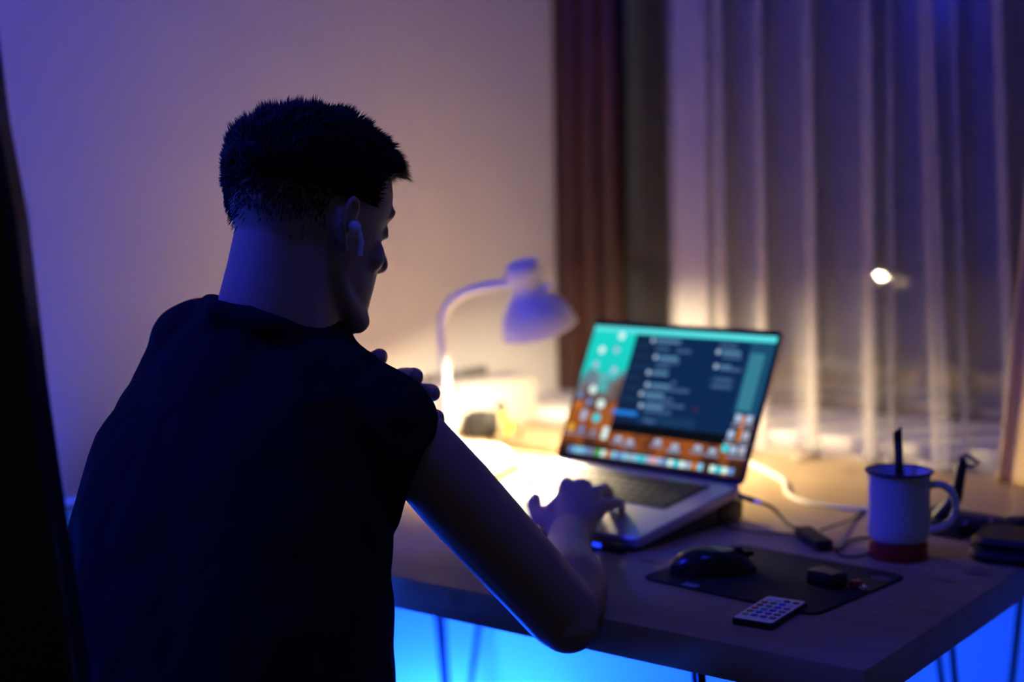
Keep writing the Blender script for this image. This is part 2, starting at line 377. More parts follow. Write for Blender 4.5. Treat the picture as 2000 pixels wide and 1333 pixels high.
# screen: wallpaper + windows, printed light on a flat panel. s,t run 0..1 over the lid
def st_(s, t, k): return (s*LW, t*LH, .0007+k*.00003)
wp = bpy.data.materials.new('screen_wallpaper'); wp.use_nodes = True; nt = wp.node_tree; nt.nodes.clear(); L = nt.links.new
o_ = nt.nodes.new('ShaderNodeOutputMaterial'); e_ = nt.nodes.new('ShaderNodeEmission'); tc = nt.nodes.new('ShaderNodeTexCoord'); sx = nt.nodes.new('ShaderNodeSeparateXYZ')
L(tc.outputs['Object'], sx.inputs[0])
def mth(op, a, b):
    n = nt.nodes.new('ShaderNodeMath'); n.operation = op
    for i, q in enumerate((a, b)):
        if isinstance(q, (int, float)): n.inputs[i].default_value = q
        else: L(q, n.inputs[i])
    return n.outputs[0]
n1 = nt.nodes.new('ShaderNodeTexNoise'); n1.inputs['Scale'].default_value = 26; n1.inputs['Detail'].default_value = 5; L(tc.outputs['Object'], n1.inputs['Vector'])
hgt = mth('ADD', mth('MULTIPLY', sx.outputs[1], 1/LH), mth('MULTIPLY', mth('SUBTRACT', n1.outputs['Fac'], .5), .55))
cr = nt.nodes.new('ShaderNodeValToRGB'); E = cr.color_ramp.elements
E[0].position = 0; E[0].color = (.02, .008, .006, 1); E[1].position = 1; E[1].color = (.010, .62, .55, 1)
for p, c in ((.10, (.055, .02, .012)), (.20, (.30, .075, .014)), (.33, (.36, .10, .02)), (.42, (.09, .045, .04)), (.50, (.16, .13, .13)), (.57, (.10, .22, .26)), (.62, (.012, .55, .50))):
    el = E.new(p); el.color = (*c, 1)
L(hgt, cr.inputs[0]); L(cr.outputs[0], e_.inputs[0]); e_.inputs[1].default_value = SCREEN; L(e_.outputs[0], o_.inputs[0])
def quad(s0, s1, t0, t1, k): return [st_(s0, t0, k), st_(s1, t0, k), st_(s1, t1, k), st_(s0, t1, k)], [(0, 1, 2, 3)]
scr = ob('screen', quad(.014, .986, .03, .966, 0), wp, lid, smooth=False)
G = {}
def lit(col, s0, s1, t0, t1, k=3, rnd=False):
    g = G.setdefault((col, k), [])
    if rnd:
        cx, cy, a, b = (s0+s1)/2, (t0+t1)/2, (s1-s0)/2, (t1-t0)/2
        g.append(([st_(cx+a*math.cos(q*math.pi/6), cy+b*math.sin(q*math.pi/6), k) for q in range(12)], [tuple(range(12))]))
    else: g.append(quad(s0, s1, t0, t1, k))
lit('menu', .014, .986, .928, .966, 1)
lit('navy', .262, .986, .250, .922, 1); lit('navy', .262, .872, .232, .26, 1)
lit('navy2', .262, .372, .30, .915, 2); lit('panel', .868, .986, .435, .922, 2); lit('block', .880, .948, .462, .845, 3)
lit('black', .262, .87, .225, .295, 2)
W1, W2, W3 = 'white', 'pale', 'dimtext'
for s, t, r_, c in ((.182, .90, .018, W1), (.092, .789, .018, W1), (.175, .797, .016, W2), (.081, .68, .017, W2), (.193, .65, .018, W2), (.106, .50, .020, W1), (.174, .405, .022, W1),
                    (.045, .45, .012, 'icblue'), (.047, .385, .018, 'orange'), (.105, .41, .014, 'icblue'), (.172, .305, .022, 'cyan'), (.045, .22, .018, 'yellow'), (.108, .216, .015, 'icblue'), (.177, .212, .015, W3)):
    lit(c, s-r_, s+r_, t-r_*1.5, t+r_*1.5, 4, True)
lit(W2, .082, .112, .28, .35, 4); lit(W1, .228, .258, .165, .25, 4)
for s in (.045, .108, .177): lit(W3, s-.03, s+.03, .170, .184, 4)
for t in (.60, .56, .53): lit(W3, .05+.3*(t-.5), .15+.5*(t-.53), t, t+.014, 4)
def line(c, s0, s1, t, h=.013): lit(c, s0, s1, t-h, t+h, 5)
for s, t, e, c in ((.361, .885, .51, 1), (.40, .768, .521, 1), (.397, .571, .52, 1), (.394, .425, .51, 1), (.725, .738, .80, 1), (.716, .838, .83, 1), (.385, .657, .49, 0), (.379, .506, .50, 0)):
    lit(W2, s-.011, s+.011, t-.017, t+.017, 5, True); line('text', s+.018, e, t)
for s, e, t in ((.388, .46, .83), (.50, .577, .823), (.42, .53, .742), (.416, .486, .702), (.41, .623, .552), (.40, .552, .482), (.42, .62, .445), (.42, .56, .395), (.715, .803, .883), (.745, .839, .806), (.745, .853, .725), (.735, .82, .65), (.73, .825, .605), (.52, .545, .60)): line('dim', s, e, t, .012)
for i in range(6): line('dim2', .285, .34+.02*((i*7) % 3), .84-.075*i, .010)
lit('blue', .250, .385, .348, .378, 6); lit('dim2', .40, .70, .305, .368, 3); line('dim', .43, .49, .325); lit('red', .672, .692, .43, .446, 5)
lit('dim2', .71, .84, .59, .675, 3)
for s, t in ((.901, .412), (.954, .410), (.887, .303), (.957, .305), (.916, .207), (.958, .21)):
    lit(W2, s-.016, s+.016, t-.026, t+.026, 6); line(W3, s-.024, s+.024, t-.048, .008)
for s, t in ((.957, .305), (.958, .21)): lit('orange', s-.007, s+.007, t-.011, t+.011, 7, True)
lit('cyan', .860, .893, .185, .235, 6)
lit('darkwin', .895, .986, .16, .43, 2); lit('orange', .918, .935, .26, .43, 3)
for s, t in ((.325, .172), (.391, .160), (.535, .185), (.629, .168), (.745, .180), (.819, .172)):
    lit(W2, s-.018, s+.018, t-.004, t+.026, 4); line(W3, s-.034, s+.034, t-.020, .010)
lit(W2, .60, .66, .135, .16, 4)
dc = ['icblue', 'sky', 'sky', 'icblue', W3, 'green', W1, 'orange', 'sky', 'icblue', 'sky', W2, 'sky', 'cyan', W2, 'pink', W2, 'icblue', W1, 'cyan', W1, W2, 'orange', 'sky', None, W1, 'cyan', W1, 'icblue']
for i, c in enumerate(dc):
    if c:
        s = .082+i*(.85/(len(dc)-1)); lit(c, s-.0135, s+.0135, .048, .090, 4)
COLS = dict(menu=(.10, .72, .74), navy=(.004, .020, .075), navy2=(.006, .018, .055), panel=(.010, .065, .14), block=(.035, .19, .27), black=(.003, .004, .007), white=(.72, .92, .86), pale=(.36, .48, .66), dimtext=(.22, .22, .32),
            text=(.085, .21, .34), dim=(.045, .10, .22), dim2=(.008, .035, .10), blue=(.02, .20, .75), red=(.07, .012, .04), icblue=(.14, .28, .62), sky=(.22, .62, .85), cyan=(.02, .62, .72), yellow=(.75, .42, .05), orange=(.60, .18, .03), green=(.03, .42, .09), pink=(.80, .42, .50), darkwin=(.05, .018, .012))
me = scr.data; bm = bmesh.new(); bm.from_mesh(me); slot = {}
for (c, k), parts in sorted(G.items(), key=lambda q: q[0][1]):
    if c not in slot: slot[c] = len(me.materials); me.materials.append(emis('pixels_'+c, COLS[c], SCREEN))
    for v_, f_ in parts:
        f = bm.faces.new([bm.verts.new(p) for p in v_]); f.material_index = slot[c]
bm.to_mesh(me); bm.free(); scr['kind'] = 'stuff'; scr['label'] = 'lit screen with chat windows, desktop icons and a dock'
# stand: a black wedge under the laptop with a blue pilot light
Rl = Matrix.Rotation(YL, 4, 'Z')
stand = empty('laptop_stand', (hinge.x, hinge.y, DESK), YL, label='black wedge-shaped stand under the laptop with blue pilot lights', cat='stand')
zt = lambda y: (hinge.z-DESK)-.0150+y*math.tan(TILT)
pf = [(-.006, .001), (-.006, zt(-.006)), (-.20, zt(-.20)), (-LD+.004, zt(-LD+.004)), (-LD+.004, .001)]
sv = [(x, y, max(z, .0012)) for x in (.012, LW-.008) for y, z in pf]; n5 = len(pf)
ob('body', (sv, [tuple(range(n5)), tuple(range(2*n5-1, n5-1, -1))]+[(i, (i+1) % n5, n5+(i+1) % n5, n5+i) for i in range(n5)]), BLACKP, stand, smooth=False)
ob('front_lip', box((LW/2, -LD-.010, .007), (LW-.02, .014, .012), .003), BLACKP, stand)
for dx in (.0, .022): ob('pilot_light', box((LW*.79+dx, -LD-.0175, .008), (.014, .002, .005), .0008), emis('pilot_blue', (.01, .04, 1), 2.2), stand)
ob('rear_foot', box((LW-.03, -.02, .016), (.05, .06, .030), .004), BLACKP, stand)

# ================================================================== THINGS ON THE DESK
def place(name, u, v, z, yaw, label, cat, group=None): return empty(name, W(u, v, z), TH+yaw, label=label, cat=cat, group=group)
# mouse pad
pad = place('mouse_pad', -.232, .254, DESK, -.10, 'black rounded mouse pad lying on the desk right of the laptop', 'mouse pad')
ob('mat', slab(.248, .214, .003, .018, (0, 0, .0002), .0008), BLACKM, pad)
prn = mat('pad_print', (.10, .10, .12), .5)
ob('logo', xf(lathe([(.001, 0), (.013, 0), (.013, .0002), (.001, .0002)], 24), Matrix.Translation((.105, .073, .0033)) @ Matrix.Diagonal((1, .75, 1, 1))), prn, pad)
ob('stitched_tag', slab(.020, .012, .0005, .001, (-.052, -.099, .0032), .0001), mat('tag_grey', (.35, .35, .38), .6), pad)
# mouse
mo = place('computer_mouse', -.302, .228, DESK+.0032, -.80, 'black computer mouse on the left side of the mouse pad', 'mouse')
V_, F_ = [], []
nr, na = 12, 28
for j in range(nr+1):
    q = j/nr
    for i in range(na):
        a = 2*math.pi*i/na; cx, cy = math.cos(a), math.sin(a)
        rx = .031*(1-.10*cy*cy)*math.cos(q*math.pi/2*.985)**.45; ry = .056*math.cos(q*math.pi/2*.985)**.55
        V_.append((rx*cx, ry*cy, 0.002+.029*math.sin(q*math.pi/2)*(1-.22*((ry*cy)/.056+.25)**2)))
F_ = [(j*na+i, j*na+(i+1) % na, (j+1)*na+(i+1) % na, (j+1)*na+i) for j in range(nr) for i in range(na)]+[tuple(range(na-1, -1, -1)), tuple(nr*na+i for i in range(na))]
ob('shell', (V_, F_), mat('mouse_black', (.014, .014, .015), .22), mo)
ob('scroll_wheel', xf(lathe([(.001, -.003), (.008, -.003), (.009, 0), (.008, .003), (.001, .003)], 20), Matrix.Translation((0, .032, .0215)) @ Matrix.Rotation(math.pi/2, 4, 'Y')), BLACKM, mo)
ob('button_seam', box((0, .042, .0210), (.0012, .020, .006)), BLACKM, mo, smooth=False)
# small black box and USB dongle on the pad
sb = place('card_reader', -.160, .252, DESK+.0033, -.25, 'small black box with a glossy top on the mouse pad', 'gadget')
ob('case', box((0, 0, .009), (.040, .030, .018), .003), mat('gadget_black', (.03, .03, .03), .25), sb)
ob('top_plate', box((0, 0, .0181), (.034, .024, .0006)), mat('gadget_gloss', (.06, .06, .06), .18), sb, smooth=False)
ud = place('usb_dongle', -.124, .258, DESK+.0033, -.5, 'tiny USB dongle with a silver plug and red tip on the mouse pad', 'gadget')
ob('plug', box((.008, 0, .003), (.012, .011, .0045), .0005), mat('silver', (.7, .7, .7), .25, 1), ud); ob('cap', box((-.003, 0, .0045), (.010, .014, .009), .002), mat('red_plastic', (.5, .03, .03), .35), ud)
# remote control with 24 keys
rm = place('remote_control', -.1625, .111, DESK+.0005, .07, 'white-faced LED remote with rows of coloured buttons at the desk edge', 'remote')
ob('body', slab(.050, .100, .0065, .005, (0, 0, .0003), .0012), BLACKP, rm)
fp = ob('face_plate', slab(.046, .096, .0006, .004, (0, 0, .0067), .0002), mat('remote_face', (.78, .78, .82), .35), rm)
BC = [[(.75, .75, .75), (.75, .75, .75), (.05, .05, .05), (.6, .05, .04)], [(.7, .04, .03), (.05, .5, .07), (.04, .08, .65), (.85, .85, .85)], [(.75, .16, .03), (.10, .55, .20), (.08, .16, .7), (.25, .25, .28)], [(.75, .28, .04), (.05, .45, .45), (.22, .08, .5), (.25, .25, .28)], [(.75, .42, .06), (.04, .35, .5), (.38, .08, .48), (.25, .25, .28)], [(.72, .62, .08), (.04, .28, .55), (.5, .10, .40), (.25, .25, .28)]]
bmesh0 = None
for r_ in range(6):
    for c in range(4):
        m_ = mat('button_%d_%d' % (r_, c), BC[r_][c], .45)
        vf = lathe([(.0005, 0), (.0042, 0), (.0042, .0006), (.0036, .0011), (.0005, .0012)], 14)
        ob('button', vf, m_, fp, loc=(-.0162+c*.0108, .036-r_*.0132, .0073))
# mug on a roll
mp_ = W(-.148, .436, 0)
ro = empty('tape_roll', (mp_.x, mp_.y, DESK), 0, label='red roll of tape lying flat under the mug', cat='tape roll')
ob('winding', lathe([(.022, .0005), (.0362, .0005), (.0370, .002), (.0370, .0215), (.0362, .023), (.022, .023)], 40, True), mat('red_tape', (.42, .025, .02), .35), ro)
ob('core', lathe([(.0185, .0005), (.0219, .0005), (.0219, .0228), (.0185, .0228)], 32, True), mat('cardboard', (.30, .20, .12), .9), ro)
MZ = DESK+.0232
mug = empty('enamel_mug', (mp_.x, mp_.y, MZ), -.30, label='white enamel mug with a dark rim standing on the red tape roll', cat='mug')
EN = mat('white_enamel', (.78, .78, .80), .12)
ob('cup', lathe([(.001, .0), (.030, .0), (.036, .002), (.0388, .008), (.0392, .020), (.0394, .083), (.0405, .087), (.0420, .0895), (.0405, .0895), (.0382, .086), (.0378, .020), (.034, .006), (.001, .004)], 56), EN, mug)
ob('rim', xf(lathe([(.0018*math.cos(a*math.pi/5)+.0420, .0018*math.sin(a*math.pi/5)+.0898) for a in range(10)], 56, True), Matrix.Identity(4)), mat('rim_dark', (.010, .012, .03), .18), mug)
hp = spline([(.037, 0, .072), (.050, 0, .074), (.064, 0, .066), (.070, 0, .048), (.066, 0, .030), (.054, 0, .019), (.037, 0, .014)], 6)
hv, hf = tube(hp, .0048, 12); hv = [Vector((p.x, p.y*1.7, p.z)) for p in hv]
ob('handle', (hv, hf), EN, mug)
ob('coffee', lathe([(.001, .030), (.0372, .030), (.0372, .032), (.001, .032)], 40), mat('coffee', (.02, .01, .006), .1), mug)
sk = empty('stirring_stick', (mp_.x, mp_.y, MZ), 0, label='flat black stick with pale lettering standing in the mug', cat='stick')
A, B = Vector((.008, .018, .036)), Vector((.004, .024, .139))
dS = (B-A).normalized(); xS = Vector((1, -.2, 0)); xS = (xS-dS*xS.dot(dS)).normalized(); yS = dS.cross(xS)
sv = []
for p, cut in ((A, 0), (B, 1)):
    for a, b in ((-1, -1), (1, -1), (1, 1), (-1, 1)): sv.append(p+xS*a*.0055+yS*b*.0016+dS*(cut*.004*a))
ob('blade', (sv, [(0, 1, 2, 3), (7, 6, 5, 4), (0, 4, 5, 1), (1, 5, 6, 2), (2, 6, 7, 3), (3, 7, 4, 0)]), mat('stick_black', (.012, .013, .013), .5), sk, smooth=False)
fc = bpy.data.curves.new('lettering', 'FONT'); fc.body = 'COOOX'; fc.size = .0075; fc.align_x = 'CENTER'; fc.align_y = 'CENTER'
fo = bpy.data.objects.new('lettering', fc); COL.objects.link(fo); fc.materials.append(mat('stick_print', (.38, .38, .36), .6)); fo.parent = sk
nrm = yS if yS.y < 0 else -yS
Mx = Matrix((dS, nrm.cross(dS), nrm)).transposed().to_4x4(); Mx.translation = A+dS*.073+nrm*.0018
bpy.context.view_layer.update()
fm = bpy.data.meshes.new_from_object(fo.evaluated_get(bpy.context.evaluated_depsgraph_get())); bpy.data.objects.remove(fo)
fo = bpy.data.objects.new('lettering', fm); COL.objects.link(fo); fo.parent = sk; fo['kind'] = 'stuff'
fo.matrix_local = Mx
# cables
def cable(name, pts, r, m, label, sub=6, extra=()):
    c = empty(name, pts[0], 0, label=label, cat='cable'); o0 = Vector(pts[0])
    ob('cord', tube([Vector(p)-o0 for p in spline(pts, sub)], r, 8), m, c)
    for n, vf, m2_ in extra: ob(n, ([Vector(v)-o0 for v in vf[0]], vf[1]), m2_, c)
    return c
CB = mat('cable_black', (.012, .012, .013), .45); CW = mat('cable_white', (.75, .73, .68), .5)
a0, b0 = W(-.302, .470, DESK+.0085), W(-.232, .402, DESK+.0085); dA = (b0-a0).normalized(); sA = Vector((-dA.y, dA.x, 0))
adv = slab(.088, .024, .014, .004, (0, 0, -.007), .002); Ra = Matrix((dA, sA, Vector((0, 0, 1)))).transposed().to_4x4(); Ra.translation = (a0+b0)/2
pl = Vector((.3175, 1.9955, .7825)); pd = Vector((.76, -.64, -.18)).normalized()
cable('adapter_cable', [tuple(pl), tuple(pl+pd*.03), tuple(W(-.372, .520, DESK+.022)), tuple(W(-.335, .495, DESK+.008)), tuple(a0)], .0026, CB, 'black adapter cable with an oblong box plugged into the laptop side',
      extra=(('adapter_box', xf(adv, Ra), mat('adapter_black', (.010, .010, .011), .6)), ('plug', capsule(pl+pd*.004, pl+pd*.026, .0042, .0042), CB), ('collar', tube([pl+pd*.030, pl+pd*.040], .0034, 10), mat('silver', (.7, .7, .7), .25, 1))))
cz = DESK+.0024
cable('looped_cable', [tuple(b0), tuple(W(-.222, .425, cz)), tuple(W(-.232, .470, cz)), tuple(W(-.222, .500, cz)), tuple(W(-.200, .488, cz)), tuple(W(-.186, .440, cz)), tuple(W(-.186, .405, cz)), tuple(W(-.205, .392, cz)), tuple(W(-.218, .400, cz+.003))], .0016, CB, 'thin black cable curled in a loop beside the tape roll')
cable('thin_black_cable', [tuple(W(-.268, .462, cz+.012)), tuple(W(-.275, .52, cz+.006)), tuple(W(-.283, .60, cz)), tuple(W(-.289, .66, cz)), tuple(W(-.26, .72, cz))], .0017, CB, 'thin black cable running straight back from the adapter box behind the mug')
cable('dark_lead', [tuple(W(-.43, .475, cz)), tuple(W(-.402, .452, cz)), tuple(W(-.35, .449, cz)), tuple(W(-.32, .462, cz)), tuple(W(-.305, .472, cz))], .0013, CB, 'thin dark lead on the desk between laptop stand and adapter')
cable('white_cable', [tuple(W(-.66, .93, cz)), tuple(W(-.588, .875, cz+.001)), tuple(W(-.492, .789, cz+.001)), tuple(W(-.440, .703, cz+.001)), tuple(W(-.382, .655, cz+.001)), tuple(W(-.297, .655, cz+.001)), tuple(W(-.22, .69, cz+.001))], .0032, CW, 'white charging cable lying on the desk behind the laptop')
# clamp / mini tripod
cl = place('phone_clamp', -.125, .60, DESK, -.15, 'black folding phone clamp with an upright arm behind the mug', 'phone clamp')
ob('rail', box((.02, .005, .017), (.150, .030, .026), .003), BLACKP, cl)
ob('jaw', box((.082, -.004, .022), (.022, .026, .032), .004), BLACKP, cl)
ob('foot', box((-.022, -.012, .010), (.075, .045, .018), .004), BLACKP, cl)
ob('arm', chain([(-.030, -.004, .02), (-.012, .004, .050), (-.004, .006, .098)], [.0125, .0095, .0068]), BLACKP, cl)
ob('hook', tube([(-.008, .006, .103), (.002, .006, .110), (.020, .006, .101), (.010, .006, .094), (-.004, .006, .095)], .0032, 8), BLACKP, cl)
for x, z in ((.048, .020), (.048, .029), (-.03, .022), (.012, .02)): ob('screw', xf(lathe([(.0004, 0), (.0030, 0), (.0026, .0012), (.0004, .0014)], 14), Matrix.Translation((x, -.0105, z)) @ Matrix.Rotation(math.pi/2, 4, 'X')), mat('silver', (.7, .7, .7), .25, 1), cl)
# pouch and earphone case at the right edge
po = place('leather_pouch', -.002, .520, DESK, .12, 'dark brown leather pouch lying at the right end of the desk', 'pouch')
LEA = mat('dark_leather', (.030, .018, .012), .55, bump=.4, bscale=300)
ob('lower_half', slab(.15, .105, .016, .022, (0, 0, .0005), .006), LEA, po); ob('upper_half', slab(.142, .097, .014, .022, (-.001, 0, .0175), .006), LEA, po); ob('zip', slab(.146, .101, .0026, .022, (0, 0, .0157), .0006), BLACKM, po)
bl = place('headphone_cup', .005, .765, DESK, .3, 'round black headphone cup lying behind the leather pouch', 'headphone')
ob('cup', lathe([(.002, .001), (.030, .001), (.040, .008), (.043, .018), (.039, .028), (.028, .035), (.002, .037)], 32), BLACKM, bl)
ob('ear_pad', xf(lathe([(.034+.008*math.cos(a*math.pi/5), .034+.008*math.sin(a*math.pi/5)) for a in range(10)], 32, True), Matrix.Identity(4)), LEA, bl)
# left far part of the desk
bx = place('cardboard_box', -1.283, .985, DESK, 1.5708, 'white cardboard box at the back of the desk behind the lamp', 'box')
CBX = mat('white_card', (.60, .57, .52), .75)
ob('carton', box((0, 0, .047), (.235, .115, .094), .002), CBX, bx); ob('flap', box((.01, -.018, .0975), (.205, .085, .005), .001), CBX, bx, rot=(.05, 0, 0))
gs_ = empty('grey_rod', W(-1.30, .95, DESK+.102), TH+1.45, label='grey rod lying across the top of the white box', cat='rod')
ob('shaft', tube([(-.10, 0, .010), (.055, 0, .010)], .008, 12), mat('grey_paint', (.16, .16, .17), .5), gs_); ob('grip', tube([(.0, 0, .010), (.062, 0, .010)], .0098, 12), mat('grey_grip', (.10, .10, .10), .7), gs_)
sp = place('small_speaker', -1.185, .865, DESK, .45, 'small black rounded speaker in front of the white box', 'speaker')
ob('cabinet', box((0, 0, .027), (.066, .045, .053), .014, 4), BLACKM, sp); ob('grille', xf(lathe([(.001, 0), (.019, 0), (.020, .0015), (.001, .003)], 28), Matrix.Translation((0, -.0225, .027)) @ Matrix.Rotation(math.pi/2, 4, 'X')), BLACKP, sp)
pw = place('paper_wad', -1.215, .872, DESK, .2, 'crumpled white tissue beside the small speaker', 'tissue')
V_, F_ = ellipsoid((0, 0, .026), (.024, .020, .025), None, 18, 12); V_ = [Vector(v)*(1+.22*noise.noise(Vector(v)*90)) for v in V_]
ob('tissue', (V_, F_), CBX, pw); pw.location = W(-1.248, .845, DESK)
ct = place('pen_holder', -1.085, .835, DESK, .35, 'small brown wooden block holding the yellow cutter', 'holder')
BRN = wood('walnut', (.20, .11, .06), (.12, .06, .03), .5, (20, 20, 4), False)
ob('block', join(box((0, .014, .022), (.032, .004, .044), .001), box((0, -.014, .016), (.032, .004, .032), .001), box((-.014, 0, .020), (.004, .026, .040), .001), box((.014, 0, .014), (.004, .026, .028), .001), box((0, 0, .003), (.028, .026, .005))), BRN, ct)
yc = empty('box_cutter', W(-1.080, .830, DESK+.006), TH+.3, rot=(0, 0, 0), label='yellow and black box cutter leaning in the wooden block', cat='cutter')
yc.rotation_euler = (.10, -.30, TH+.6)
ob('handle', box((0, 0, .034), (.017, .012, .052), .005, 3), mat('yellow_plastic', (.85, .50, .03), .4), yc); ob('tip', box((0, 0, .072), (.015, .010, .026), .005, 3), BLACKP, yc); ob('slider', box((0, -.0065, .046), (.006, .003, .012), .001), BLACKP, yc)
ob('grip_end', box((0, 0, .009), (.018, .013, .014), .004, 3), BLACKP, yc)
ty = place('wooden_strip', -1.005, .800, DESK, -.12, 'brown wooden strip lying behind the laptop lid', 'wood strip')
ob('batten', box((0, 0, .009), (.165, .030, .017), .002), BRN, ty)
pp = place('paper_note', -.925, .455, DESK, .35, 'small white paper note beside the laptop under the lamp', 'paper')
n = 9; V_ = [((i/(n-1)-.5)*.105, (j/(n-1)-.5)*.148, .0008+.0022*abs(noise.noise(Vector((i*.35, j*.3, 2))))) for j in range(n) for i in range(n)]
sh = ob('sheet', (V_, [(j*n+i, j*n+i+1, (j+1)*n+i+1, (j+1)*n+i) for j in range(n-1) for i in range(n-1)]), mat('paper', (.80, .79, .75), .8), pp, angle=180)
pn = place('black_pen', -.908, .585, DESK+.0045, 1.85, 'black pen lying on the desk left of the laptop', 'pen')
ob('barrel', tube([(-.065, 0, 0), (.055, 0, 0)], .0042, 10), BLACKP, pn); ob('nib', tube([(.055, 0, 0), (.070, 0, 0)], [.0038, .0008], 10), mat('silver', (.7, .7, .7), .25, 1), pn); ob('clip', box((-.045, 0, .0052), (.036, .003, .0015)), mat('silver', (.7, .7, .7), .25, 1), pn, smooth=False)

# ================================================================== PERSON
def uvz(u, v, z): return W(u, v, z)
HEADP = Vector((-.2140, 1.50, 1.190)); YAW = math.radians(41); HP = math.radians(14); HR = math.radians(0)
Rh = Matrix.Rotation(-YAW, 4, 'Z') @ Matrix.Rotation(-HP, 4, 'X') @ Matrix.Rotation(HR, 4, 'Y')   # local: x right, y face, z up
HM = Matrix.Translation(HEADP) @ Rh @ Matrix.Scale(.95, 4) @ Matrix.Translation((0, 0, -.112))
HS = [(-.002, .080, .050, .016), (.010, .097, .010, .034), (.030, .097, -.020, .050), (.052, .097, -.045, .058), (.075, .098, -.068, .063), (.098, .094, -.083, .068), (.115, .090, -.091, .0715), (.135, .098, -.094, .0745), (.158, .098, -.094, .0755), (.180, .090, -.090, .072), (.198, .074, -.073, .063), (.212, .050, -.050, .047), (.221, .022, -.025, .026), (.2235, .004, -.012, .008)]
def hs_at(z):
    for a, b in zip(HS, HS[1:]):
        if a[0] <= z <= b[0]:
            t = (z-a[0])/(b[0]-a[0]); return tuple(a[i]+(b[i]-a[i])*t for i in range(1, 4))
    return HS[-1][1:]
def hpt(a, z, off=0):
    f, b, w_ = hs_at(z); yc_ = (f+b)/2*.6
    s, c = math.sin(a), math.cos(a)
    x = w_*math.copysign(abs(c)**.88, c); y = yc_+((f-yc_) if s > 0 else (yc_-b))*math.copysign(abs(s)**.92, s)
    p = Vector((x, y, z))
    if off:
        q = Vector((x/(w_**2+1e-6), (y-yc_)/(.09**2), max(0, (z-.12))/(.10**2))); p += q.normalized()*off
    return p
def hnorm(p): return Vector((p.x/.075**2, (p.y)/.095**2, (p.z-.125)/.10**2)).normalized()
head = loft([[hpt(2*math.pi*i/36, h[0]) for i in range(36)] for h in HS])
hp_ = [head, chain([(0, .096, .132), (0, .108, .106), (0, .119, .086)], [.008, .0085, .0115]), ellipsoid((.011, .103, .080), (.008, .010, .007)), ellipsoid((-.011, .103, .080), (.008, .010, .007)),
       chain([(-.045, .078, .138), (-.018, .096, .139), (.018, .096, .139), (.045, .078, .138)], [.009, .0105, .0105, .009]),
       ellipsoid((.031, .080, .117), (.0135, .0125, .0115)), ellipsoid((-.031, .080, .117), (.0135, .0125, .0115)),
       chain([(-.019, .092, .056), (0, .101, .058), (.019, .092, .056)], [.004, .0065, .004]), chain([(-.017, .090, .048), (0, .099, .046), (.017, .090, .048)], [.004, .007, .004]),
       ellipsoid((0, .088, .014), (.020, .016, .016)), ellipsoid((.040, .058, .085), (.022, .024, .022)), ellipsoid((-.040, .058, .085), (.022, .024, .022))]
for s in (1, -1):
    hp_.append(chain([(s*.050, .004, .058), (s*.044, .030, .032), (s*.024, .076, .013)], [.013, .014, .015]))
    er = []                                  # ear: helix, antihelix plate, lobe
    for i in range(15):
        a = math.radians(-60+i*20); er.append((s*(.080+.010*max(0, -math.cos(a)*.4+.5)), -.004-.016*math.cos(a+2.6)*1-.004, .108+.027*math.sin(a+2.6-math.pi)))
    er = [(s*.072, .002, .112), (s*.078, .002, .124), (s*.083, -.004, .132), (s*.086, -.013, .133), (s*.088, -.021, .126), (s*.088, -.024, .113), (s*.086, -.021, .100), (s*.081, -.014, .089)]
    hp_.append(chain([Vector(p) for p in spline(er, 2)], [.0038]*15, 8))
    hp_.append(chain([(s*.080, -.013, .087), (s*.077, -.007, .080), (s*.072, -.001, .084)], [.005, .0055, .004], 8))
    hp_.append(ellipsoid((s*.074, -.012, .108), (.006, .014, .024)))
    hp_.append(ellipsoid((s*.074, .003, .103), (.005, .006, .009)))
headw = [xf(p, HM) for p in hp_]
C7 = Vector((-.262, 1.462, 1.095))
neck = [chain([C7+Vector((.012, .02, -.03)), HEADP+Vector((-.022, -.016, -.055)), HEADP+Vector((-.012, -.012, -.015))], [.066, .060, .060], 48),
        chain([C7+Vector((.035, .04, -.045)), HEADP+Vector((-.004, .006, -.060))], [.046, .042], 48)]
RSH = Vector((-.126, 1.425, .988)); REL = Vector((.0493, 1.52, .7570)); RWR = Vector((.0702, 1.815, .7760))
LSH = uvz(-.660, -.258, 1.050); LEL = uvz(-.705, -.010, .865); LWR = uvz(-.515, -.118, .955)
rd = (REL-RSH)
arm = [chain([RSH, RSH+rd*.35, RSH+rd*.72, REL], [.040, .0435, .0425, .041], 22),
       ellipsoid(REL+Vector((.006, -.010, -.012)), (.034, .032, .030)),
       chain([REL, REL+(RWR-REL)*.22+Vector((.010, 0, .004)), REL+(RWR-REL)*.6, RWR], [.040, .0415, .0335, .0245], 22),
       chain([RWR+Vector((-.007, -.02, .001)), RWR+Vector((.010, -.02, -.001))], [.022, .021], 16)]
